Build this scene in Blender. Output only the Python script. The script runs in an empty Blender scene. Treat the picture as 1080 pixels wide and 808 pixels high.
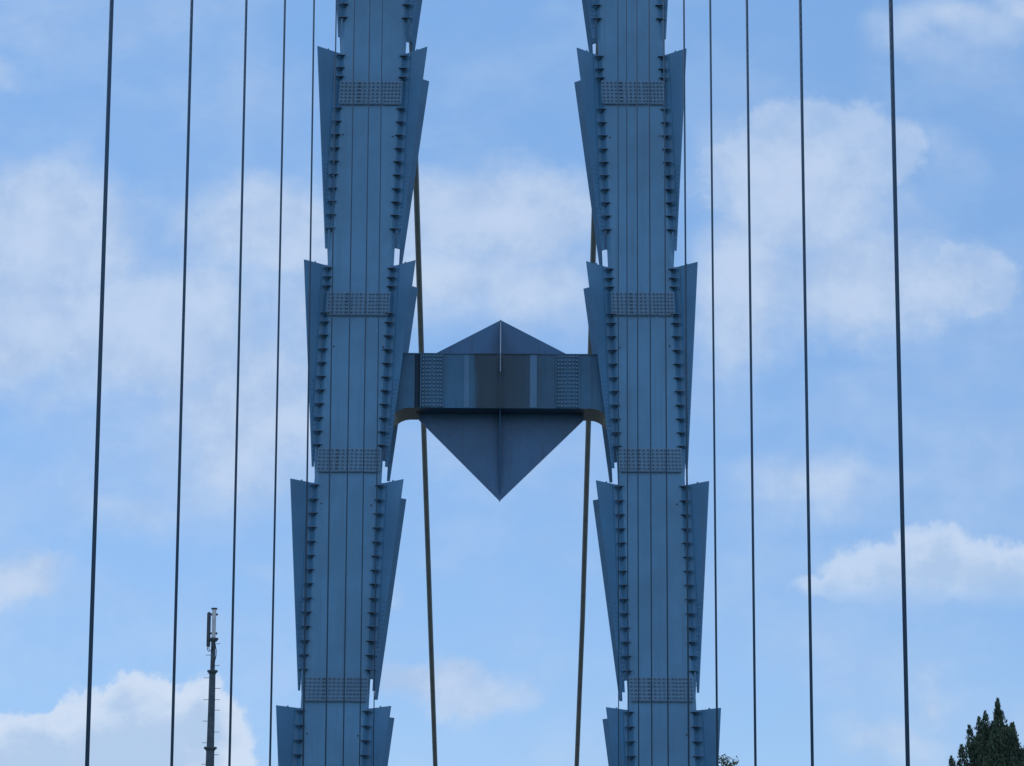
import bpy, bmesh, math, random
from mathutils import Vector, Matrix
random.seed(7)
PI = math.pi
S = bpy.context.scene
COL = S.collection

# ------------------------------------------------------------------ camera
F = 3384.0                       # focal length in photo pixels (photo 1080 x 808)
PITCH, ROLL, YAW = math.radians(12.43), math.radians(0.30), math.radians(0.22)
CM = (Matrix.Rotation(-YAW, 3, 'Z') @ Matrix.Rotation(PI/2 + PITCH, 3, 'X') @ Matrix.Rotation(ROLL, 3, 'Z'))
cam_d = bpy.data.cameras.new('camera'); cam = bpy.data.objects.new('camera', cam_d); COL.objects.link(cam)
cam.matrix_world = CM.to_4x4()
cam_d.sensor_width = 36.0; cam_d.lens = F/1080*36
cam_d.clip_start = 0.1; cam_d.clip_end = 20000
S.camera = cam

def U(px, py, Y):
    """world point on the plane y = Y seen at a photo pixel (used to take sizes off the photograph)"""
    d = CM @ Vector((px-540, -(py-404), -F))
    return d*(Y/d.y)
def zat(py, Y, px=540): return U(px, py, Y).z

# ------------------------------------------------------------------ helpers
def tag(o, label=None, cat=None, group=None, kind=None):
    if label: o['label'] = label
    if cat: o['category'] = cat
    if group: o['group'] = group
    if kind: o['kind'] = kind
    return o
def obj(name, bm, mat, parent=None, smooth=False, recalc=True):
    if recalc: bmesh.ops.recalc_face_normals(bm, faces=bm.faces)
    me = bpy.data.meshes.new(name); bm.to_mesh(me); bm.free()
    if smooth:
        for p in me.polygons: p.use_smooth = True
    for m in (mat if isinstance(mat, (list, tuple)) else [mat]): me.materials.append(m)
    o = bpy.data.objects.new(name, me); COL.objects.link(o)
    if parent: o.parent = parent
    return o
def empty(name, loc=(0, 0, 0)):
    o = bpy.data.objects.new(name, None); COL.objects.link(o); o.location = loc
    return o
def box(bm, x0, x1, y0, y1, z0, z1, mi=0):
    v = [bm.verts.new((x, y, z)) for z in (z0, z1) for y in (y0, y1) for x in (x0, x1)]
    for f in ((0, 1, 3, 2), (4, 6, 7, 5), (0, 4, 5, 1), (2, 3, 7, 6), (0, 2, 6, 4), (1, 5, 7, 3)):
        bm.faces.new([v[i] for i in f]).material_index = mi
def hexa(bm, a, b):
    """prism between polygon a (list of points) and polygon b"""
    va = [bm.verts.new(p) for p in a]; vb = [bm.verts.new(p) for p in b]
    n = len(a)
    bm.faces.new(va); bm.faces.new(list(reversed(vb)))
    for i in range(n): bm.faces.new((va[i], va[(i+1) % n], vb[(i+1) % n], vb[i]))
def cyl(bm, p0, p1, r0, r1=None, n=8, caps=True, mi=0):
    r1 = r0 if r1 is None else r1
    p0 = Vector(p0); p1 = Vector(p1); d = (p1-p0).normalized()
    a = d.orthogonal().normalized(); b = d.cross(a)
    A = [bm.verts.new(p0+r0*(math.cos(t)*a+math.sin(t)*b)) for t in [2*PI*i/n for i in range(n)]]
    B = [bm.verts.new(p1+r1*(math.cos(t)*a+math.sin(t)*b)) for t in [2*PI*i/n for i in range(n)]]
    fs = [bm.faces.new((A[i], A[(i+1) % n], B[(i+1) % n], B[i])) for i in range(n)]
    if caps: fs += [bm.faces.new(A), bm.faces.new(B)]
    for f in fs: f.material_index = mi
def tube(bm, pts, r, n=12):
    pts = [Vector(p) for p in pts]; rings = []
    for i, p in enumerate(pts):
        d = (pts[min(i+1, len(pts)-1)]-pts[max(i-1, 0)]).normalized()
        a = d.cross(Vector((1, 0, .01))).normalized(); b = d.cross(a)
        rr = r[i] if isinstance(r, (list, tuple)) else r
        rings.append([bm.verts.new(p+rr*(math.cos(2*PI*j/n)*a+math.sin(2*PI*j/n)*b)) for j in range(n)])
    for A, B in zip(rings, rings[1:]):
        for j in range(n): bm.faces.new((A[j], A[(j+1) % n], B[(j+1) % n], B[j]))
    bm.faces.new(rings[0]); bm.faces.new(rings[-1])

# ------------------------------------------------------------------ materials
class NT:
    def __init__(s, tree): s.t = tree; s.n = tree.nodes; s.l = tree.links
    def new(s, typ, **kw):
        n = s.n.new(typ)
        for k, v in kw.items(): setattr(n, k, v)
        return n
    def put(s, sock, v):
        if isinstance(v, bpy.types.NodeSocket): s.l.new(v, sock)
        elif v is not None: sock.default_value = v
    def math(s, op, a, b=None, c=None, clamp=False):
        n = s.new('ShaderNodeMath', operation=op, use_clamp=clamp)
        for i, v in enumerate((a, b, c)):
            if v is not None: s.put(n.inputs[i], v)
        return n.outputs[0]
    def vmath(s, op, a, b=None):
        n = s.new('ShaderNodeVectorMath', operation=op)
        s.put(n.inputs[0], a)
        if b is not None: s.put(n.inputs[1], b)
        return n.outputs[0]
    def noise(s, vec, scale, detail=4, rough=.5, color=False):
        n = s.new('ShaderNodeTexNoise'); s.put(n.inputs['Vector'], vec)
        n.inputs['Scale'].default_value = scale; n.inputs['Detail'].default_value = detail; n.inputs['Roughness'].default_value = rough
        return n.outputs['Color' if color else 'Fac']
    def ramp(s, v, a, b, lo=0., hi=1., smooth=True):
        n = s.new('ShaderNodeMapRange', interpolation_type='SMOOTHSTEP' if smooth else 'LINEAR')
        s.put(n.inputs[0], v)
        for i, q in enumerate((a, b, lo, hi)): s.put(n.inputs[i+1], q)
        return n.outputs[0]
    def mix(s, f, a, b):
        n = s.new('ShaderNodeMix', data_type='RGBA')
        s.put(n.inputs[0], f); s.put(n.inputs[6], a if isinstance(a, bpy.types.NodeSocket) else (*a, 1)); s.put(n.inputs[7], b if isinstance(b, bpy.types.NodeSocket) else (*b, 1))
        return n.outputs[2]
    def coords(s, scale=(1, 1, 1), which='Object'):
        c = s.new('ShaderNodeTexCoord'); m = s.new('ShaderNodeMapping'); m.inputs['Scale'].default_value = scale
        s.l.new(c.outputs[which], m.inputs[0]); return m.outputs[0]

def mat(name, base, rough=.5, metal=0., spec=.5):
    m = bpy.data.materials.new(name); m.use_nodes = True
    t = NT(m.node_tree); p = m.node_tree.nodes['Principled BSDF']
    p.inputs['Base Color'].default_value = (*base, 1); p.inputs['Roughness'].default_value = rough
    p.inputs['Metallic'].default_value = metal; p.inputs['Specular IOR Level'].default_value = spec
    return m, t, p

def steel(name, base, dirt=(.10, .10, .095), amt=.5, rust=0., rough=.45, streak=(3.2, 3.2, .12)):
    """weathered paint on steel: soft mottling, rain streaks, grime and a few rusty runs"""
    m, t, p = mat(name, base, rough, spec=.4)
    big = t.noise(t.coords(), .35, 5, .6)
    st = t.noise(t.coords(streak), 1.0, 6, .65)
    fine = t.noise(t.coords(), 9., 4, .6)
    light = tuple(min(1, c*1.13) for c in base); dark = tuple(c*.88 for c in base)
    c = t.mix(t.ramp(big, .3, .7), dark, light)
    c = t.mix(t.math('MULTIPLY', t.ramp(st, .50, .78), amt), c, dirt)
    c = t.mix(t.math('MULTIPLY', t.ramp(fine, .45, .75), .18), c, dark)
    if rust:
        rs = t.noise(t.coords((1.1, 1.1, .10)), 1.0, 5, .6)
        c = t.mix(t.math('MULTIPLY', t.ramp(rs, .50, .66), rust), c, (.10, .075, .05))
    t.l.new(c, p.inputs['Base Color'])
    t.l.new(t.ramp(fine, .3, .8, rough-.08, rough+.15), p.inputs['Roughness'])
    b = t.new('ShaderNodeBump'); b.inputs['Strength'].default_value = .12; b.inputs['Distance'].default_value = .02
    t.l.new(t.noise(t.coords(), 2.2, 3, .5), b.inputs['Height']); t.l.new(b.outputs[0], p.inputs['Normal'])
    return m

BLUE = (.062, .182, .312)
M_core = steel('blue_paint_core', BLUE, dirt=(.05, .125, .20), amt=.6)
M_wing = steel('blue_paint_wing', (.048, .155, .280), amt=.32)
M_splice = steel('blue_paint_splice', (.078, .182, .295), amt=.35)
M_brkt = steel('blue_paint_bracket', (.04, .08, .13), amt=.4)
M_beam = steel('blue_paint_beam', (.034, .110, .195), dirt=(.020, .048, .075), amt=.9, rough=.36)
def dark_band(m):
    """darker tone on both sides of the middle fin, with ragged vertical edges"""
    t = NT(m.node_tree); p = m.node_tree.nodes['Principled BSDF']; src = p.inputs['Base Color'].links[0].from_socket
    s = t.new('ShaderNodeSeparateXYZ'); t.l.new(t.coords(), s.inputs[0])
    w = t.math('MULTIPLY', t.math('SUBTRACT', t.noise(t.coords((1.5, 1.5, .15)), 1., 4, .6), .5), 1.6)
    x = t.math('ADD', s.outputs[0], w)
    a = t.math('MULTIPLY', t.ramp(x, -1.7, -1.1), t.ramp(x, 4.2, .3))
    t.l.new(t.mix(t.math('MULTIPLY', a, .85), src, (.020, .036, .050)), p.inputs['Base Color'])
dark_band(M_beam)
M_beam.node_tree.nodes['Principled BSDF'].inputs['Specular IOR Level'].default_value = .2
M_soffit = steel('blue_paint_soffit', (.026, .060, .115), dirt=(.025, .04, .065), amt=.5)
M_bolt, _, _ = mat('shaded_bolt', (.045, .10, .165), .5)  # same paint as the plates; bolt shading is put into a darker colour
M_bolt2, _, _ = mat('painted_bolt_beam', (.075, .165, .26), .45)
M_joint, _, _ = mat('dark_joint_filler', (.014, .030, .050), .7, spec=.15)
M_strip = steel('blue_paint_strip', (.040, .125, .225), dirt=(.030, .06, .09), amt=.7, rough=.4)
M_kite = steel('blue_paint_kite', (.024, .098, .205), dirt=(.03, .06, .09), amt=.5, rough=.42)
M_fin = steel('pale_skylit_steel', (.11, .17, .23), amt=.3)  # sky light on the fin's upper edge is put into this paler colour

def strand(name, base, lay, rough=.7, strength=.5):
    """helically laid wire strand: colour and bump follow the twist round the z axis"""
    m, t, p = mat(name, base, rough, spec=.15)
    c = t.new('ShaderNodeTexCoord'); s = t.new('ShaderNodeSeparateXYZ'); t.l.new(c.outputs['Object'], s.inputs[0])
    ang = t.math('ARCTAN2', s.outputs[0], s.outputs[1])
    ph = t.math('ADD', t.math('MULTIPLY', s.outputs[2], 2*PI/lay), t.math('MULTIPLY', ang, 1.0))
    w = t.math('SINE', t.math('MULTIPLY', ph, 6.0))
    w01 = t.math('MULTIPLY_ADD', w, .5, .5)
    t.l.new(t.mix(w01, tuple(k*.62 for k in base), tuple(min(1, k*1.3) for k in base)), p.inputs['Base Color'])
    b = t.new('ShaderNodeBump'); b.inputs['Strength'].default_value = strength; b.inputs['Distance'].default_value = .01
    t.l.new(w01, b.inputs['Height']); t.l.new(b.outputs[0], p.inputs['Normal'])
    return m
M_hang = strand('hanger_strand', (.034, .070, .115), .9, strength=.35)
m_, t_, p_ = mat('main_cable_wrap', (.115, .105, .09), .6)
cc = t_.mix(t_.ramp(t_.noise(t_.coords((1, 1, 1)), 1.2, 5, .6), .3, .7), (.12, .15, .185), (.165, .19, .215))
t_.l.new(cc, p_.inputs['Base Color']); M_cable = m_
M_grey, t_, p_ = mat('grey_galvanised', (.10, .11, .12), .6, 0., spec=.2)
t_.l.new(t_.mix(t_.ramp(t_.noise(t_.coords(), 3, 5, .6), .3, .7), (.032, .050, .070), (.060, .082, .105)), p_.inputs['Base Color'])
M_panel, t_, p_ = mat('antenna_plastic', (.42, .44, .45), .45)
t_.l.new(t_.mix(t_.ramp(t_.noise(t_.coords((4, 4, .6)), 2, 5, .6), .35, .7), (.34, .36, .38), (.46, .48, .49)), p_.inputs['Base Color'])
M_black, _, _ = mat('black_rubber', (.02, .02, .022), .6)

# ------------------------------------------------------------------ tower
D = 168.0                        # front tips of the wings
YF = 169.05                      # front face of a leg
YB = 172.55                      # rear face
YR = 173.6                       # rear tips
YM = (YF+YB)/2
ZG = -24.0
cl = (393.3, 57.), (353.2, 740.); cr = (665.3, 57.), (698.3, 740.)
def lin(a, b):
    pa, pb = U(*a, YF), U(*b, YF)
    k = (pb.x-pa.x)/(pb.z-pa.z)
    return lambda z: pa.x+(z-pa.z)*k
CX = {-1: lin(*cl), 1: lin(*cr)}
HW = 1.80
TIER0 = [55.90, 43.80, 31.75, 19.65]
TIER = [55.90+2*12.08, 55.90+12.08] + TIER0 + [19.65-12.08]
ZTOP = 80.0

tower = tag(empty('bridge_tower', (0, YM, ZG)),
            'blue painted steel suspension bridge tower with flared tiered legs joined by a crossbeam', 'bridge tower')
def attach(o, par):
    o.parent = par
    return o
leg_objs = {}
for s in (-1, 1):
    bm = bmesh.new()
    def ring(z):
        c = CX[s](z)
        e, g = .22, .16
        pts = [(-HW+e, YF), (HW-e, YF), (HW, YF+g), (HW-.18, YB-g), (HW-e-.15, YB), (-HW+e+.15, YB), (-HW+.18, YB-g), (-HW, YF+g)]
        return [(c+x, y-YM, z-ZG) for x, y in pts]
    hexa(bm, ring(ZG), ring(ZTOP))
    # faint transverse weld bead at every segment joint
    leg_objs[s] = obj('leg', bm, M_core, tower)

def wing_mesh(s, side, front, zt):
    """a flared plate: side = -1/1 of the leg, top at zt, tapering to a tip 0.9 m above the next tier"""
    zb = zt-12.08+.9; zs = zt-12.08+2.0       # zs: below this the plate hangs free of the leg
    inner = (side != s)
    off_b = (.14, .26) if inner else (.07, .15)
    yface, ytip, sg = (YF, D, 1) if front else (YB, YR, -1)
    def P(off, z):
        # plan line from groove bottom (0,+.16) over (.22,0) to the tip (1.18,-1.05)
        y = yface + sg*.16 if off < 0 else yface + sg*(.16-off/.22*.16) if off < .22 else yface + sg*(-(off-.22)/.96*1.05)
        return Vector((CX[s](z)+side*(HW+off), y-YM, z-ZG))
    def width(z):
        return off_b[1] + (1.18-off_b[1])*(z-zb)/(zt-zb)
    bm = bmesh.new()
    th = .06
    nrm = Vector((side*.73, sg*.68, 0))*th            # thickness goes behind the plate
    rows = [zt, zt-.9, zs+2.2, zs+.6, zs, zs-.02, zb]
    cols_f = []; cols_b = []
    for i, z in enumerate(rows):
        w = width(z)
        o0 = (0.0 if front else -.20) if z >= zs else off_b[0]
        mid = min(.22, o0+(w-o0)*.5)
        r = [P(o0, z), P(mid, z), P(w, z)]
        cols_f.append([bm.verts.new(p) for p in r]); cols_b.append([bm.verts.new(p+nrm) for p in r])
    n = len(rows)
    for i in range(n-1):
        for j in range(2):
            bm.faces.new((cols_f[i][j], cols_f[i][j+1], cols_f[i+1][j+1], cols_f[i+1][j]))
            bm.faces.new((cols_b[i][j], cols_b[i+1][j], cols_b[i+1][j+1], cols_b[i][j+1]))
        bm.faces.new((cols_f[i][0], cols_f[i+1][0], cols_b[i+1][0], cols_b[i][0]))
        bm.faces.new((cols_f[i][2], cols_b[i][2], cols_b[i+1][2], cols_f[i+1][2]))
    for i in (0, n-1):
        for j in range(2): bm.faces.new((cols_f[i][j], cols_b[i][j], cols_b[i][j+1], cols_f[i][j+1]))
    # cover strip along the seam beside the groove
    vn = -nrm.normalized()
    if front:
        a = [P(.25, zt-.05)+vn*.002, P(.31, zt-.05)+vn*.002, P(.31, zs+1.2)+vn*.002, P(.25, zs+1.2)+vn*.002]
        hexa(bm, a, [p+vn*.03 for p in a])
    # bolts down the lower half, on the free edge
    z = zs+3.6
    while z > zb+.15:
        w = width(z)
        for o_ in ((w-.09,) if w < .34 else (w-.09, w-.22)):
            p = P(o_, z)
            for d_ in (vn,):
                cyl(bm, p+d_*.001, p+d_*.04, .035, n=6)
        z -= .24
    # small lifting eye at the top edge
    p = P(.62, zt)+nrm*.5
    if front: cyl(bm, p+Vector((0, 0, -.02)), p+Vector((0, 0, .06)), .05, n=6)
    return bm
for s in (-1, 1):
    for side in (-1, 1):
        for front in (True, False):
            for zt in TIER:
                bm = wing_mesh(s, side, front, zt if front else zt-.20*max(0, (zt-19.65)/36.25))
                o = obj('wing_plate', bm, M_wing, leg_objs[s])

# gusset brackets across the groove between leg face and wing
rows_px = {0: [6, 20], 1: [60, 73, 82.5, 115.5, 129.5, 143.5, 157.5, 171.5, 185.5, 200, 214, 228, 242.3],
           2: [284, 293.5, 303, 331.5, 341, 355, 369.5, 384, 398.5, 412.8, 427.3, 441.8, 456.3, 470.5],
           3: [513, 528, 542.7, 557.6, 572.5, 587.3, 602.2, 617, 632, 647, 662, 677, 692, 707.5],
           4: [751, 766.5, 782, 797.5, 813]}
def bracket_geo(bm):
    """one bracket at the origin: a three-cornered shelf filling the groove with a web under it"""
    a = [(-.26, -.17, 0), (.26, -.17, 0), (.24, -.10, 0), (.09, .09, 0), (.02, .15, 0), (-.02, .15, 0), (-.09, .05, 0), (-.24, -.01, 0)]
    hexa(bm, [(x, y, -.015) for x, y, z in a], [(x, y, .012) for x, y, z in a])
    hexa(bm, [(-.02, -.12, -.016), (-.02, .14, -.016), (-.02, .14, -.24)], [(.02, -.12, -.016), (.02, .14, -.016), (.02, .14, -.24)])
bmb = bmesh.new(); bracket_geo(bmb)
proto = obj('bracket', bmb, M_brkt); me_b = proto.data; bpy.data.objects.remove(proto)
rest = bmesh.new()
cnt = 0
order = [2, 3, 4, 1, 0]
per = {-1: 0, 1: 0}
for s in (-1, 1):
    for side in (-1, 1):
        n = 0
        for k in order:
            for py in rows_px[k]:
                py2 = py + (1.2 if s == 1 else 0) + (0 if s != side else -.3)
                z = zat(py2-1.0, YF-.02, 380 if s < 0 else 680)
                x = CX[s](z)+side*(HW-.07)
                if n < 25:
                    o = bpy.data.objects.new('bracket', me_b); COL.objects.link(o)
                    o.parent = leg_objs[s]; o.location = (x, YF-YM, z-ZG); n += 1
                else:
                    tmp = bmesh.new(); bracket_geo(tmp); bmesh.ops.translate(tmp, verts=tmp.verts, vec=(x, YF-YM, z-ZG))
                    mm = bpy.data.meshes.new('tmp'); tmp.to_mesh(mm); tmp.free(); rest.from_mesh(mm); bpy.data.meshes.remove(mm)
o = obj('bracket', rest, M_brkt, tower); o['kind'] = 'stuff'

# bolted splice bands
for s in (-1, 1):
    for (y0, y1) in ((85.5, 109.5), (308, 332), (472.5, 497), (713.5, 739)):
        z1 = zat(y0, YF, 380 if s < 0 else 680); z0 = zat(y1, YF, 380 if s < 0 else 680)
        bm = bmesh.new()
        w = HW-.09
        def X(u, z): return CX[s](z)+u
        zc = (z0+z1)/2
        a = [(X(-w, z0), YF-.05-YM, z0-ZG), (X(w, z0), YF-.05-YM, z0-ZG), (X(w, z1), YF-.05-YM, z1-ZG), (X(-w, z1), YF-.05-YM, z1-ZG)]
        b = [(p[0], p[1]+.06, p[2]) for p in a]
        hexa(bm, a, b)
        box(bm, X(-w, z0), X(w, z0), YF-.075-YM, YF-.052-YM, z0-ZG-.0, z0-ZG+.06)
        groups = ((-w+.12, -w+1.02, 5), (-.58, .62, 6), (.80, w-.12, 5))
        for (g0, g1, nc) in groups:
            for i in range(nc):
                for j in range(6):
                    u = g0+(g1-g0)*i/(nc-1); z = z0+.15+(z1-z0-.27)*j/5
                    p = Vector((X(u, z), YF-.05-YM, z-ZG))
                    cyl(bm, p, p+Vector((0, -.10, 0)), .052, .045, n=6, mi=1)
            # big nuts hanging under the lower edge
            for i in range(nc*2-1):
                u = g0+(g1-g0)*i/(nc*2-2)
                p = Vector((X(u, z0), YF-.05-YM, z0-ZG-.03))
                cyl(bm, p, p+Vector((0, -.06, 0)), .055, n=6, mi=1)
        obj('splice_plate', bm, [M_splice, M_bolt], leg_objs[s])

# small plugged erection holes on the leg faces
M_hole, _, _ = mat('dark_hole_plug', (.02, .03, .045), .7)
for pts, s in ((((362, 142), (414, 144), (339, 531), (391.5, 533), (323.5, 774), (377.5, 776), (352, 365.5), (404, 366)), -1),
               (((643.5, 145), (695.5, 143.5), (653.8, 367), (706, 365), (714, 532), (662, 533), (724, 775)), 1)):
    for i, (px, py) in enumerate(pts):
        p = U(px, py, YF)
        bm = bmesh.new(); cyl(bm, (p.x, YF-YM+.01, p.z-ZG), (p.x, YF-YM-.012, p.z-ZG), .05, n=10)
        obj('hole_plug', bm, M_hole, leg_objs[s])

# leg tops: saddle housings carrying the main cables
for s in (-1, 1):
    bm = bmesh.new(); c = CX[s](ZTOP)
    box(bm, c-1.2, c+1.2, -1.4, 1.4, ZTOP-ZG+.002, ZTOP-ZG+.5)
    tube(bm, [(c, -1.6, ZTOP-ZG+.5), (c, 0, ZTOP-ZG+.95), (c, 1.6, ZTOP-ZG+.5)], .45)
    obj('cable_saddle', bm, M_core, leg_objs[s])

# ---- crossbeam
zt = zat(374, YF+.15); zb = zat(430.6, YF+.15)
YBF, YBB = YF+.15, YB-.15
bm = bmesh.new()
xl = CX[-1]((zt+zb)/2)+HW+.02; xr = CX[1]((zt+zb)/2)-HW-.02
def prof():
    """front outline: straight box with soffit curving down into the legs"""
    xl0, xr0 = CX[-1](zt)+HW-.01, CX[1](zt)-HW+.01
    pts = [(xl0, zt), (xr0, zt)]
    pts.append((CX[1](zb-1.45)-HW+.01, zb-1.45))
    for i in range(0, 8):
        t = i/7*PI/2; pts.append((xr-.02-1.15*(1-math.cos(t)) , zb-1.25+1.25*math.sin(t)))
    for i in range(0, 8):
        t = PI/2-i/7*PI/2; pts.append((xl+.02+1.15*(1-math.cos(t)), zb-1.25+1.25*math.sin(t)))
    pts.append((CX[-1](zb-1.45)+HW-.01, zb-1.45))
    return pts
pf = prof()
hexa(bm, [(x, YBF-YM, z-ZG) for x, z in pf], [(x, YBB-YM, z-ZG) for x, z in pf])
# top flange lip, a little proud of the face
box(bm, xl+.03, xr-.03, YBF-YM-.05, YBB-YM+.05, zt-ZG+.002, zt-ZG+.05)
bmesh.ops.recalc_face_normals(bm, faces=bm.faces); bm.normal_update()
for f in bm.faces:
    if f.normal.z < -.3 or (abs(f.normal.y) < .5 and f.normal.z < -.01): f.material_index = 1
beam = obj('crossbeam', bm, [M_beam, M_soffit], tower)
# end flanges next to the splices
def bx(px): return U(px, 402, YBF).x
for a, b in ((438.8, 440.6), (443.2, 444.6), (466.6, 467.6), (586.4, 587.4), (609.8, 611.2)):
    bm = bmesh.new(); box(bm, bx(a), bx(b), YBF-YM-.09, YBF-YM-.002, zb-ZG+.02, zt-ZG-.01); obj('flange', bm, M_joint if a < 442 else M_beam, beam)
for a, b in ((445.2, 466.3), (587.7, 609.3)):
    bm = bmesh.new(); x0, x1 = bx(a), bx(b)
    box(bm, x0, x1, YBF-YM-.03, YBF-YM-.003, zb-ZG+.03, zt-ZG-.03)
    nr, nc = 14, 6
    for i in range(nc):
        for j in range(nr):
            xx = x0+(x1-x0)*(i+.5+(.18 if i > 2 else -.18))/nc; zz = zb+.12+(zt-zb-.24)*j/(nr-1)
            cyl(bm, (xx, YBF-YM-.03, zz-ZG), (xx, YBF-YM-.13, zz-ZG), .052, .045, n=6, mi=1)
    o = obj('splice_plate', bm, [M_beam, M_bolt2], beam)
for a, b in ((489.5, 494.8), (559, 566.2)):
    bm = bmesh.new(); box(bm, bx(a), bx(b), YBF-YM-.012, YBF-YM-.003, zb-ZG+.04, zt-ZG-.02); obj('pale_strip', bm, M_strip, beam)  # paler upright strips on the beam face
bm = bmesh.new(); box(bm, bx(440.7), bx(443.1), YBF-YM-.012, YBF-YM-.003, zb-ZG+.02, zt-ZG-.01); obj('joint_filler', bm, M_joint, beam)
for a, b in ((437.6, 438.7),):
    bm = bmesh.new(); box(bm, bx(a), bx(b), YBF-YM-.05, YBF-YM-.002, zb-ZG+.02, zt-ZG-.01); obj('flange', bm, M_joint, beam)
# drain spouts under the soffit
for px in (468.5, 587):
    bm = bmesh.new(); x = bx(px); cyl(bm, (x, .2, zb-ZG-.12), (x, .2, zb-ZG+.01), .09, n=10); obj('drain_spout', bm, M_fin, beam)
for px in (443, 612):
    bm = bmesh.new(); x = bx(px); box(bm, x-.22, x+.22, -.5, -.1, zb-ZG-.05, zb-ZG-.001); obj('bearing_pad', bm, M_grey, beam)

# ---- pointed ornament through the beam: a transverse plate and a fin along the bridge
apt = U(527.8, 338, YM); apb = U(527.2, 528.5, YM)
cl_, cr_ = U(442.0, 443.3, YM), U(615.6, 443.3, YM)
tl, tr = U(444, 381, YM), U(611.5, 381, YM)
xc = (apt.x+apb.x)/2
def plate(pts, y0, y1):
    b = bmesh.new(); hexa(b, [(x, y0, z-ZG) for x, z in pts], [(x, y1, z-ZG) for x, z in pts]); return b
orn = obj('ornament_plate', plate([(xc, apt.z), (tr.x, tr.z), (tr.x, zt+.051)][:2] + [(tl.x, tl.z)], -.08, .08), M_kite, tower)
# (upper triangle stands on the beam; the lower one hangs below it)
low = bmesh.new()
hexa(low, [(cl_.x, -.08, zb-ZG-.002), (cr_.x, -.08, zb-ZG-.002), (cr_.x, -.08, cr_.z-ZG), (xc, -.08, apb.z-ZG), (cl_.x, -.08, cl_.z-ZG)],
     [(cl_.x, .08, zb-ZG-.002), (cr_.x, .08, zb-ZG-.002), (cr_.x, .08, cr_.z-ZG), (xc, .08, apb.z-ZG), (cl_.x, .08, cl_.z-ZG)])
for sx in (-1, 1):
    for k in range(26):
        z = zb-.15-k*(zb-apb.z-.7)/26
        cyl(low, (xc+sx*.17, -.081, z-ZG), (xc+sx*.17, -.13, z-ZG), .045, n=6)
    hexa(low, [(xc+sx*.06, -.082, zb-.01-ZG), (xc+sx*.27, -.082, zb-.01-ZG), (xc+sx*.27, -.082, apb.z+.45-ZG), (xc+sx*.06, -.082, apb.z+.25-ZG)],
         [(xc+sx*.06, -.10, zb-.01-ZG), (xc+sx*.27, -.10, zb-.01-ZG), (xc+sx*.27, -.10, apb.z+.45-ZG), (xc+sx*.06, -.10, apb.z+.25-ZG)])
obj('ornament_plate', low, M_kite, tower)
tipz = zat(392, YBF-.35)
fl = YM-(YBF-.35)
bm = bmesh.new(); w = .03
def fin(pts):
    hexa(bm, [(xc-w, y, z-ZG) for y, z in pts], [(xc+w, y, z-ZG) for y, z in pts])
fy = YM-YBF+.06
fin([(0, apt.z+.04), (-fy, zt+.09), (-fl, tipz), (-fy, tipz-.25), (fy, tipz-.25), (fl, tipz), (fy, zt+.09)])
obj('ornament_fin', bm, M_fin, tower)
bm = bmesh.new()
fin([(-fy, tipz-.252), (-fy+.5, zb), (0, apb.z-.04), (fy-.5, zb), (fy, tipz-.252)])
obj('ornament_fin', bm, M_kite, tower)
bm = bmesh.new()
for sx in (-1, 1):
    for k in range(16):
        z = zb+.12+k*(zt-zb-.2)/16
        cyl(bm, (xc+sx*.12, YBF-YM-.02, z-ZG), (xc+sx*.12, YBF-YM-.07, z-ZG), .035, n=6)
    box(bm, xc+sx*.05 if sx > 0 else xc-.2, xc+.2 if sx > 0 else xc-.05, YBF-YM-.02, YBF-YM-.003, zb-ZG+.03, zt-ZG-.02)
obj('bolted_angle', bm, M_beam, beam)

# ------------------------------------------------------------------ main cables and hangers
def zc(Y): return 3+78*((Y+80)/(YM+80))**2
side_pts = [(YM, 81.0), (190, 69.6), (208.5, 58.6), (229, 47.3), (250.7, 36.4), (272.5, 27.2), (300, 17.0), (340, 4.5)]
cx_far = [(208.5, -5.69, 6.31), (250.7, -5.39, 6.62), (272.5, -5.30, 6.71)]
def far_x(Y, s):
    pts = [(YM, s*6.0)] + [(a, (b if s < 0 else c)) for a, b, c in cx_far] + [(340, -5.0 if s < 0 else 7.0)]
    for (a, xa), (b, xb) in zip(pts, pts[1:]):
        if Y <= b: return xa+(xb-xa)*(Y-a)/(b-a)
    return pts[-1][1]
for s, nm in ((-1, 'left'), (1, 'right')):
    pts = []
    Y = -78.
    while Y < YM-1: pts.append((s*6.02, Y, zc(Y))); Y += 5
    for i, ((a, za), (b, zb_)) in enumerate(zip(side_pts, side_pts[1:])):
        for k in range(4):
            yy = a+(b-a)*k/4; pts.append((far_x(yy, s), yy, za+(zb_-za)*k/4))
    pts.append((far_x(340, s), 340, 4.5))
    bm = bmesh.new(); tube(bm, pts, .195, 16)
    tag(obj('main_cable', bm, M_cable, None, smooth=True),
        'thick brown main cable slanting down behind the crossbeam on its %s side' % nm, 'main cable', 'main suspension cables')

HL = [((117.6, 10), (92.1, 798)), ((202.2, 10), (181.3, 798)), ((259.7, 10), (242.2, 798)), ((300.4, 10), (284.9, 798)), ((331.1, 10), (325.4, 404)),
      ((354, 50), (349, 404)), ((373.5, 20), (362, 798)), ((390.0, 10), (379.3, 798)), ((402.6, 60), (395.6, 650)), ((413.0, 60), (406.8, 560))]
HR = [((939.6, 10), (957.3, 798)), ((844.2, 10), (856.7, 798)), ((787.8, 10), (796.7, 798)), ((749.1, 10), (756.5, 798)), ((721.3, 10), (726.4, 798)),
      ((700.4, 60), (704.7, 798)), ((684.4, 10), (687.5, 798)), ((671.6, 10), (673.6, 798)), ((660.7, 10), (661.8, 500)), ((651.8, 60), (652.4, 735))]
ordn = ['first', 'second', 'third', 'fourth', 'fifth', 'sixth', 'seventh', 'eighth', 'ninth', 'tenth']
HL.pop()
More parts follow.
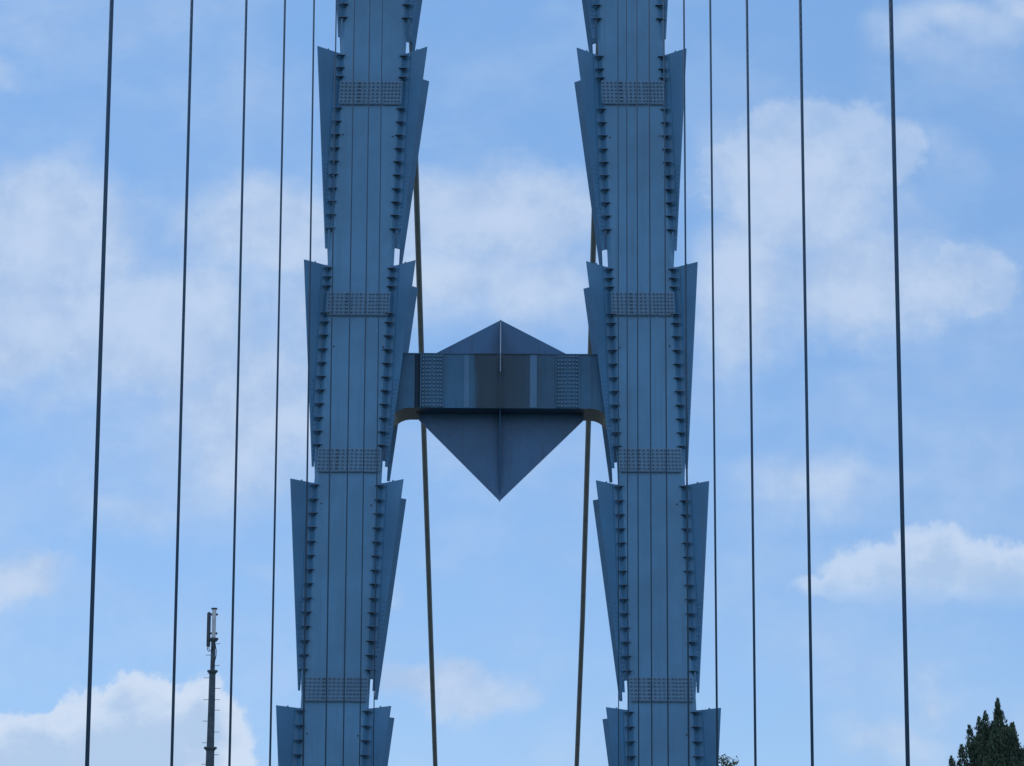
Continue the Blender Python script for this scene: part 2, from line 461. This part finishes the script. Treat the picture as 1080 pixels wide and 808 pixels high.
for s, H, nm in ((-1, HL, 'left'), (1, HR, 'right')):
    for k, (a, b) in enumerate(H):
        Y = 47.2+13*k
        pa, pb = U(*a, Y), U(*b, Y)
        kx = (pa.x-pb.x)/(pa.z-pb.z)
        z0, z1 = -1.45, zc(Y)
        bm = bmesh.new(); r = .032 if k == 0 else (.029 if k < 5 else .025)
        L = z1-z0; nn = 14
        # built round its own z axis, leaned by the object's rotation
        cyl(bm, (0, 0, 0), (0, 0, L), r, n=nn, caps=True)
        cyl(bm, (0, 0, .0), (0, 0, .5), .07, .05, n=nn)
        cyl(bm, (0, 0, L-.9), (0, 0, L-.15), .045, .08, n=nn)
        if k == 0: lab = 'thickest and nearest hanger cable, outermost at the %s edge against the sky' % nm
        elif k <= 3: lab = 'thin vertical hanger cable, %s counted from the %s edge, against open sky' % (ordn[k], nm)
        elif k == 4: lab = 'thin hanger cable, fifth from the %s edge, just outside the %s tower leg' % (nm, nm)
        elif k == 9: lab = 'farthest hanger cable, in front of the inner side of the right tower leg'
        else: lab = 'hanger cable crossing in front of the %s tower leg, %s from the %s edge' % (nm, ordn[k], nm)
        o = obj('hanger_cable', bm, M_hang, None, smooth=True)
        o.location = (pb.x+kx*(z0-pb.z), Y, z0)
        o.rotation_euler = (0, math.atan(kx), 0)
        tag(o, lab, 'hanger cable', 'vertical hanger cables')

# ------------------------------------------------------------------ mobile phone mast
YT = 128.0
mast = tag(empty('antenna_mast', (U(221, 790, YT).x, YT, -6.0)), 'slim dark steel mast with climbing pegs and a pale grey panel antenna on top', 'antenna mast')
mx = mast.location.x
def mp(px, py): q = U(px, py, YT); return (q.x-mx, q.z+6.0)
mpp = U(231, 720, YT).x-U(230, 720, YT).x
def secx(py): return 225.0+(py-676)*(221.3-225.0)/(808-676)
bm = bmesh.new()
xa, za = mp(secx(676), 674); xb, zb2 = mp(secx(708), 708); xd, zd = mp(secx(789), 789)
cyl(bm, (0.0-.02, 0, 0), (xd, 0, zd), .30, .165, n=16)
cyl(bm, (xd, 0, zd), (xb, 0, zb2), .15, .125, n=16)
cyl(bm, (xb, 0, zb2), (xa, 0, za), .095, .085, n=16)
cyl(bm, (xa, 0, za), (mp(226, 641)[0], 0, mp(226, 641)[1]), .05, n=10)
obj('pole', bm, M_grey, mast, smooth=False)
for x_, z_, r_ in ((xd, zd, .26), (xb, zb2, .21), (mp(225, 676)[0], za, .20)):
    bm = bmesh.new(); cyl(bm, (x_, 0, z_-.035), (x_, 0, z_+.035), r_, n=20)
    cyl(bm, (x_, 0, z_-.10), (x_, 0, z_-.036), r_*.72, r_*.85, n=16)
    obj('flange', bm, M_grey, mast)
for sd, ys in ((1, (679, 702, 726, 738, 749, 772, 796)), (-1, (691, 715, 738, 760.6, 783.5, 806))):
    for py in ys:
        x_, z_ = mp(secx(py), py); r_ = .10 if py < 708 else .15
        bm = bmesh.new(); cyl(bm, (x_+sd*r_*.8, 0, z_), (x_+sd*(r_+.19), 0, z_), .011, n=6)
        obj('climbing_peg', bm, M_grey, mast)
def rpanel(x0, x1, y0, y1, z0, z1, m, name):
    bm = bmesh.new(); box(bm, x0, x1, y0, y1, z0, z1)
    bmesh.ops.bevel(bm, geom=bm.edges[:], offset=.03, segments=2, affect='EDGES')
    return obj(name, bm, m, mast)
a0, a1 = mp(223.4, 675), mp(228.2, 643)
rpanel(a0[0], a1[0], -.16, .0, a0[1], a1[1], M_panel, 'antenna_panel')
c0, c1 = mp(217.6, 682), mp(222.3, 645.5)
rpanel(c0[0], c1[0], -.02, .16, c0[1], c1[1], M_grey, 'antenna_panel')
bm = bmesh.new(); box(bm, a0[0]-.04, a1[0]+.04, -.17, .05, a1[1]+.002, a1[1]+.05); obj('top_cap', bm, M_grey, mast)
for py in (648, 668):
    x_, z_ = mp(226, py); bm = bmesh.new(); box(bm, c1[0]-.02, a1[0]+.06, .0, .07, z_-.04, z_+.04); obj('clamp', bm, M_grey, mast)
bm = bmesh.new()
for x0, off in ((219.2, .0), (221, .05)):
    q = [mp(x0, 681), mp(x0-.4, 685), mp(x0+.8, 687.5), mp(223, 686), mp(224, 682)]
    tube(bm, [(x, -.08-off, z) for x, z in q], .018, 6)
q = [mp(226.5, 676), mp(228.2, 686), mp(228.0, 692), mp(226.6, 698), mp(225.5, 704)]
tube(bm, [(x, -.10, z) for x, z in q], .022, 6)
obj('feeder_cable', bm, M_black, mast)

# ------------------------------------------------------------------ trees
def leafmat(name, a, b, c):
    m, t, p = mat(name, a, .6, spec=.25)
    n = t.noise(t.coords(), 1.1, 4, .6); n2 = t.noise(t.coords(), 7., 3, .6)
    col = t.mix(t.ramp(n, .35, .65), a, b); col = t.mix(t.math('MULTIPLY', t.ramp(n2, .5, .7), .7), col, c)
    t.l.new(col, p.inputs['Base Color']); return m
M_cedar = leafmat('cedar_leaf', (.030, .058, .040), (.060, .095, .058), (.12, .155, .09))
M_broad = leafmat('broad_leaf', (.035, .055, .025), (.055, .085, .035), (.08, .12, .05))
M_bark, t_, p_ = mat('bark', (.10, .075, .055), .85)
t_.l.new(t_.mix(t_.ramp(t_.noise(t_.coords((6, 6, .8)), 2, 6, .6), .35, .65), (.06, .045, .035), (.15, .12, .09)), p_.inputs['Base Color'])

def conifer(top, zbase, rate, seed, label, plumes=260):
    rnd = random.Random(seed)
    root = tag(empty('conifer_tree', (top.x, top.y, zbase)), label, 'tree')
    H = top.z-zbase
    bm = bmesh.new(); cyl(bm, (0, 0, 0), (0, 0, H-.8), .34, .03, n=10)
    spec = []
    # plumes: (x, y, z base, height, radius); the first ones are the pointed leaders seen on the skyline
    spec += [(0, 0, H-1.4, 1.4, .20), (0, 0, H-1.75, 1.5, .27), (0, 0, H-1.9, 1.6, .30), (.03, 0, H-2.1, 1.6, .30), (.1, .1, H-2.3, 1.7, .34), (-.05, -.1, H-2.8, 1.7, .40), (.15, 0, H-3.3, 1.8, .45)]
    for i in range(plumes):
        t = rnd.random()**1.5
        dz = 1.5+t*(H*.78)
        R = rate*(dz-.5)*(.72+.28*rnd.random()) if dz < 6 else rate*6+(dz-6)*.16
        a = rnd.random()*2*PI; rr = R*math.sqrt(rnd.uniform(.25, 1.))
        h = rnd.uniform(.9, 1.9); spec.append((math.cos(a)*rr, math.sin(a)*rr, H-dz-h*.75-rr*.15, h, rnd.uniform(.20, .36)))
    return root, bm, spec, H
def plume(lf, rnd, x, y, z, h, r, n, size):
    ax = Vector((x, y, 0)); lean = ax.normalized()*.12 if ax.length > .1 else Vector((0, 0, 0))
    for i in range(n):
        t = rnd.random()**.8
        prof = math.sin(min(1, t*1.25+.12)*PI)**.7 if t < .7 else (1-t)/.3*.78
        rr = r*max(.06, prof)*math.sqrt(rnd.uniform(.3, 1)); a = rnd.random()*2*PI
        c = Vector((x, y, z+t*h))+lean*t*h+Vector((math.cos(a)*rr, math.sin(a)*rr, 0))
        up = Vector((math.cos(a)*.45+rnd.uniform(-.4, .4), math.sin(a)*.45+rnd.uniform(-.4, .4), 1)).normalized()
        sd = up.cross(Vector((rnd.uniform(-1, 1), rnd.uniform(-1, 1), rnd.uniform(-.3, .3)))).normalized()
        s = size*rnd.uniform(.6, 1.3)
        vs = [lf.verts.new(c-sd*s*.3), lf.verts.new(c+sd*s*.3+up*s*.2), lf.verts.new(c+up*s*1.5), lf.verts.new(c-sd*s*.25+up*s*.8)]
        lf.faces.new(vs)
YTR = 150.0
top = U(1052, 737.5, YTR)
root, bm, spec, H = conifer(top, -6.0, .60, 3, 'dark green conifer with several pointed tops in the bottom right corner', 330)
# extra leaders placed where the crown has its secondary tops
for px, py in ((1039.4, 749), (1032.8, 755), (1063.5, 760), (1024, 763), (1016.5, 783), (1076, 783), (1005, 796), (1046, 760), (1070, 790), (1028, 778)):
    q = U(px+1.5, py+3, YTR)
    yy_ = random.uniform(-.5, .3); hz_ = H-(top.z-q.z)
    spec.append((q.x-top.x, yy_, hz_-1.3, 1.3, .22)); spec.append((q.x-top.x, yy_, hz_-1.6, 1.4, .34))
    for k_ in range(7): spec.append(((q.x-top.x)*(1-.06*k_)+random.uniform(-.25, .25), yy_+random.uniform(-.5, .5), hz_-2.3-.42*k_, 1.5, .36))
    cyl(bm, (0, 0, H-(top.z-q.z)-3.5), (q.x-top.x, 0, H-(top.z-q.z)-.7), .05, .015, n=6)
for k_ in range(46):      # bushy side sprays that break up the skyline between the leaders
    dz = random.uniform(1.6, 5.5); a = random.uniform(PI*.5, PI*1.5) if k_ % 3 else random.uniform(-.6, .6); R = .60*(dz-.3)*random.uniform(.6, 1.05)
    spec.append((math.cos(a)*R, math.sin(a)*R*.6, H-dz-.9, random.uniform(.6, 1.0), random.uniform(.28, .42)))
obj('trunk', bm, M_bark, root)
lf = bmesh.new(); rnd = random.Random(5)
for (x, y, z, h, r) in spec:
    near = z > H-7
    plume(lf, rnd, x, y, z, h, r, 300 if near else 70, .085 if near else .17)
for i in range(5000):      # inner mass
    dz = .8+rnd.random()*(H*.75); R = (.60*dz if dz < 6 else 3.6+(dz-6)*.16)*.62*math.sqrt(rnd.random()); a = rnd.random()*2*PI
    c = Vector((math.cos(a)*R, math.sin(a)*R, H-dz-1.0)); u = Vector((rnd.uniform(-1, 1), rnd.uniform(-1, 1), rnd.uniform(-1, 1))).normalized(); v = u.orthogonal().normalized(); s = .17
    lf.faces.new([lf.verts.new(c+u*s), lf.verts.new(c+v*s), lf.verts.new(c-u*s), lf.verts.new(c-v*s)])
obj('crown', lf, M_cedar, root, recalc=False)

# broadleaf tree whose topmost twigs show beside the right leg
YB2 = 215.0
tp = U(763, 797, YB2)
root = tag(empty('broadleaf_tree', (tp.x, YB2, -4.0)), 'broadleaf tree with only its top twigs showing beside the foot of the right leg', 'tree')
Hb = tp.z+4.0
bm = bmesh.new(); cyl(bm, (0, 0, 0), (0, 0, Hb-1.0), .35, .05, n=10)
lf = bmesh.new(); rnd = random.Random(9)
tw = [((763, 797), .0), ((768, 800), 0), ((775, 802), .2), ((771, 803.5), .1), ((760, 800), -.3), ((766, 806), 0), ((777, 801.5), .1), ((781, 811), .2), ((757, 812), .2)]
ends = []
for (px, py), dy in tw:
    q = U(px, py, YB2); ends.append(Vector((q.x-tp.x, dy, q.z+4.0)))
for i in range(60):
    dz = 1.4+rnd.random()*8; R = min(5.5, dz*1.0)*math.sqrt(rnd.random()); a = rnd.random()*2*PI
    ends.append(Vector((math.cos(a)*R, math.sin(a)*R, Hb-dz)))
for i, e in enumerate(ends):
    b0 = Vector((0, 0, max(2, e.z-1.2-.5*Vector((e.x, e.y)).length)))
    cyl(bm, b0, e, .045, .012, n=6)
    near = i < len(tw)
    for k in range(36 if near else 160):
        t = rnd.uniform(.6, 1.02) if near else rnd.uniform(.5, 1.1)
        sp = .16 if near else .6
        c = b0.lerp(e, t)+Vector((rnd.gauss(0, sp), rnd.gauss(0, sp), rnd.gauss(0, sp*.8)))
        u = Vector((rnd.uniform(-1, 1), rnd.uniform(-1, 1), rnd.uniform(-1, 1))).normalized(); v = u.orthogonal().normalized(); s = rnd.uniform(.06, .12)
        lf.faces.new([lf.verts.new(c+u*s), lf.verts.new(c+v*s*.6), lf.verts.new(c-u*s), lf.verts.new(c-v*s*.6)])
obj('trunk', bm, M_bark, root); obj('crown', lf, M_broad, root, recalc=False)

# ------------------------------------------------------------------ ground and deck (below the picture, they light the tower from beneath)
m_, t_, p_ = mat('grass_ground', (.06, .085, .035), .9)
t_.l.new(t_.mix(t_.ramp(t_.noise(t_.coords(), .03, 6, .6), .4, .6), (.035, .055, .03), (.07, .08, .05)), p_.inputs['Base Color'])
bm = bmesh.new(); N = 48; R_ = 9000.
def gz(x, y):
    r = abs(x-0)
    z = -24+18*max(0, min(1, (abs(x)-7)/5.))*(1 if y > 60 else .3)
    return z
xs = [-9000, -3000, -800, -200, -60, -30, -20, -14, -11, -8, -7, 7, 8, 11, 14, 20, 30, 60, 200, 800, 3000, 9000]
ys = [-9000, -2000, -400, -100, 0, 50, 61, 100, 150, 200, 300, 800, 3000, 9000]
gv = [[bm.verts.new((x, y, gz(x, y))) for x in xs] for y in ys]
for j in range(len(ys)-1):
    for i in range(len(xs)-1): bm.faces.new((gv[j][i], gv[j][i+1], gv[j+1][i+1], gv[j+1][i]))
tag(obj('ground', bm, m_), kind='structure')
M_asph, t_, p_ = mat('asphalt', (.05, .05, .052), .85)
t_.l.new(t_.mix(t_.noise(t_.coords(), 30, 4, .7), (.035, .035, .037), (.07, .07, .07)), p_.inputs['Base Color'])
M_conc, t_, p_ = mat('concrete', (.30, .29, .27), .8)
t_.l.new(t_.mix(t_.noise(t_.coords(), 2, 6, .6), (.23, .235, .235), (.34, .345, .345)), p_.inputs['Base Color'])
bm = bmesh.new(); box(bm, -6.7, 6.7, -120, 345, -3.1, -1.704); tag(obj('bridge_deck', bm, M_conc), kind='structure')
bm = bmesh.new(); box(bm, -4.6, 4.6, -120, 345, -1.70, -1.66); tag(obj('road', bm, M_asph), kind='structure')
bm = bmesh.new()
for s in (-1, 1): box(bm, s*4.6 if s > 0 else -6.5, 6.5 if s > 0 else -4.6, -120, 345, -1.70, -1.52)
tag(obj('pavement', bm, M_conc), kind='structure')

# ------------------------------------------------------------------ sky, clouds, sun
SUN_EL, SUN_AZ = math.radians(60), math.radians(-35)      # azimuth from +Y (view direction) towards +X
W = bpy.data.worlds.new('World'); S.world = W; W.use_nodes = True
t = NT(W.node_tree); W.node_tree.nodes.clear()
out = t.new('ShaderNodeOutputWorld')
sky = t.new('ShaderNodeTexSky', sky_type='NISHITA', sun_disc=False)
sky.sun_elevation = SUN_EL; sky.sun_rotation = SUN_AZ
sky.altitude = 100; sky.air_density = .75; sky.dust_density = 0.0; sky.ozone_density = 2.5
SKY_GAIN = (1.05, 1.20, 1.20)
skyc = t.vmath('MULTIPLY', sky.outputs[0], SKY_GAIN)
tc0 = t.new('ShaderNodeTexCoord'); sp0 = t.new('ShaderNodeSeparateXYZ'); t.l.new(tc0.outputs['Generated'], sp0.inputs[0])
low_air = t.mix(t.ramp(sp0.outputs[2], .10, .36, smooth=False), (.69, .655, .73), (1, 1, 1))     # clear air: deep blue almost down to the horizon
skyc = t.vmath('MULTIPLY', skyc, low_air)
bg = t.new('ShaderNodeBackground'); t.l.new(skyc, bg.inputs[0]); bg.inputs[1].default_value = .13
tc = t.new('ShaderNodeTexCoord'); sp = t.new('ShaderNodeSeparateXYZ'); t.l.new(tc.outputs['Generated'], sp.inputs[0])
ysafe = t.math('MAXIMUM', sp.outputs[1], .02)
u = t.math('DIVIDE', sp.outputs[0], ysafe); v = t.math('DIVIDE', sp.outputs[2], ysafe)
front = t.ramp(sp.outputs[1], .05, .2)
cmb = t.new('ShaderNodeCombineXYZ'); t.l.new(u, cmb.inputs[0]); t.l.new(v, cmb.inputs[1]); uv = cmb.outputs[0]
K = 1/3300.
def fbm(scale_px, detail=8, rough=.58, color=False, off=(0, 0, 0), sy=1.0):
    m = t.new('ShaderNodeMapping'); m.inputs['Scale'].default_value = (1, sy, 1); m.inputs['Location'].default_value = off
    t.l.new(uv, m.inputs[0]); return t.noise(m.outputs[0], 1/(scale_px*K), detail, rough, color)
# warp
def warp(amp_px, scale_px, off, detail=6):
    n = fbm(scale_px, detail, .6, True, off)
    d = t.vmath('SUBTRACT', n, (.5, .5, .5)); d = t.vmath('MULTIPLY', d, (amp_px*K*2, amp_px*K*2, 0))
    return t.vmath('ADD', uv, d)
def ell(vec, px, py, rx, ry, amp=1.):
    q = U(px, py, 1.0)
    d = t.vmath('SUBTRACT', vec, (q.x, q.z, 0)); d = t.vmath('MULTIPLY', d, (1/(rx*K), 1/(ry*K), 0))
    ln = t.new('ShaderNodeVectorMath', operation='LENGTH'); t.l.new(d, ln.inputs[0])
    o_ = t.math('SUBTRACT', 1.0, ln.outputs['Value'])
    o_ = t.math('MAXIMUM', o_, 0.0)
    return t.math('MULTIPLY', o_, amp) if amp != 1 else o_
def union(vec, L, add=False):
    r = None
    for e in L:
        q = ell(vec, *e); r = q if r is None else t.math('ADD' if add else 'MAXIMUM', r, q)
    return r
wS = warp(75, 170, (3, 1, 0), 5); wC = warp(28, 60, (7, 2, 0), 5)
nA = fbm(130, 6, .52, False, (1, 5, 0)); nB = fbm(45, 6, .6, False, (9, 4, 0)); nW = fbm(260, 5, .55, False, (4, 8, 0), 1.6)
soft = union(wS, [(60, 250, 190, 110, 1), (150, 350, 240, 120, 1.1), (270, 240, 140, 90, .95), (255, 420, 210, 150, .85), (20, 330, 190, 110, 1.1), (330, 340, 120, 140, .7),
                  (520, 235, 170, 80, 1.15), (560, 300, 150, 80, .7), (470, 310, 120, 80, .6), (110, 540, 220, 60, .4), (540, 460, 190, 60, .35),
                  (840, 205, 150, 120, 1.1), (900, 290, 190, 85, .95), (1010, 300, 95, 60, .8), (780, 300, 110, 130, .8), (990, 150, 60, 70, .3),
                  (1010, 30, 120, 50, .5), (1080, 0, 70, 45, .6), (860, 515, 140, 55, .5), (0, 70, 60, 40, .5), (930, 775, 90, 35, .45), (995, 742, 40, 22, .5),
                  (410, 620, 60, 30, .5), (470, 722, 90, 34, .95), (30, 612, 80, 26, .75), (270, 625, 70, 30, .3), (330, 580, 120, 40, .2)])
dS = t.ramp(t.math('ADD', soft, t.math('MULTIPLY', t.math('SUBTRACT', nA, .5), .70)), .02, .66)
crisp = union(wC, [(150, 800, 150, 100, 1.5), (40, 815, 120, 78, 1.4), (205, 775, 66, 75, 1.2), (130, 745, 70, 44, .9), (150, 850, 170, 80, 1.4), (75, 760, 50, 36, .8), (178, 742, 44, 40, .8)])
cumR = union(wC, [(940, 612, 95, 50, 1.), (985, 598, 75, 58, 1.2), (1050, 608, 100, 52, 1.2), (880, 622, 70, 24, .8)])
vb = U(540, 650, 1.).z; vt = U(540, 600, 1.).z
dR = t.math('MULTIPLY', t.ramp(t.math('ADD', cumR, t.math('MULTIPLY', t.math('SUBTRACT', nB, .5), .5)), .10, .45), t.ramp(v, vb, vt))
dC = t.ramp(t.math('ADD', crisp, t.math('MULTIPLY', t.math('SUBTRACT', nB, .5), .55)), .14, .36)
edgeR = union(wC, [(850, 150, 95, 66, 1.2), (920, 160, 70, 72, 1.1), (790, 190, 70, 70, 1.1), (1020, 295, 75, 50, 1.1), (960, 310, 70, 60, .9)])
dE = t.math('MULTIPLY', t.ramp(t.math('ADD', edgeR, t.math('MULTIPLY', t.math('SUBTRACT', nB, .5), .6)), .1, .42), .62)
wisp = t.math('MULTIPLY', t.ramp(nW, .38, .75), .42)
# elsewhere round the sky: broad broken cloud from a noise in direction space
glob = t.noise(tc.outputs['Generated'], 2.6, 7, .6); dG = t.math('MULTIPLY', t.ramp(glob, .40, .60), .9)
dS = t.math('MULTIPLY', dS, .82)
den = t.math('MAXIMUM', dS, t.math('MULTIPLY', dC, .85)); den = t.math('MAXIMUM', den, dE); den = t.math('MAXIMUM', den, t.math('MULTIPLY', dR, .66))
den = t.math('ADD', den, t.math('MULTIPLY', wisp, t.math('SUBTRACT', 1.0, den)))
nG = t.new('ShaderNodeMix', data_type='FLOAT'); t.put(nG.inputs[0], t.ramp(sp.outputs[1], .55, .9)); t.put(nG.inputs[2], dG); t.put(nG.inputs[3], den)
den = nG.outputs[0]
shade = t.ramp(t.math('ADD', nB, t.math('MULTIPLY', nA, .8)), .65, 1.15)
cc = t.mix(shade, (.42, .56, .80), (.56, .68, .87))
core = t.ramp(t.math('ADD', soft, t.math('MULTIPLY', t.math('SUBTRACT', nA, .5), 1.2)), .55, 1.15)
cc = t.mix(t.math('MULTIPLY', core, .8), cc, (.58, .69, .885))
cc = t.mix(t.ramp(t.math('ADD', dC, dR), 0, .8), cc, t.mix(t.math('ADD', t.ramp(t.math('ADD', t.math('MAXIMUM', crisp, cumR), t.math('MULTIPLY', t.math('SUBTRACT', nB, .5), 1.6)), .25, 1.05), 0), (.66, .755, .90), (.46, .60, .81)))
# unseen clouds behind the viewer, brightened to fill the shaded steel faces
bgc = t.new('ShaderNodeBackground'); t.l.new(cc, bgc.inputs[0]); t.l.new(t.ramp(sp.outputs[1], .55, -.1, 1.0, 2.3), bgc.inputs[1])
CLOUD = bgc
ms = t.new('ShaderNodeMixShader'); t.l.new(den, ms.inputs[0]); t.l.new(bg.outputs[0], ms.inputs[1]); t.l.new(bgc.outputs[0], ms.inputs[2])
t.l.new(ms.outputs[0], out.inputs[0])

sd = bpy.data.lights.new('sun', 'SUN'); sd.energy = 3.0; sd.angle = math.radians(.53); sd.color = (1, .96, .9)
so = bpy.data.objects.new('sun', sd); COL.objects.link(so)
dirv = Vector((math.sin(SUN_AZ)*math.cos(SUN_EL), math.cos(SUN_AZ)*math.cos(SUN_EL), math.sin(SUN_EL)))
so.rotation_euler = dirv.to_track_quat('Z', 'Y').to_euler()

# ------------------------------------------------------------------ render settings
S.render.engine = 'CYCLES'
S.view_settings.view_transform = 'Standard'; S.view_settings.look = 'None'
S.view_settings.exposure = 0.0; S.view_settings.gamma = 1.0; S.view_settings.use_curve_mapping = False
S.cycles.max_bounces = 6; S.cycles.sample_clamp_indirect = 3.0
S.render.resolution_x = 1024; S.render.resolution_y = 766
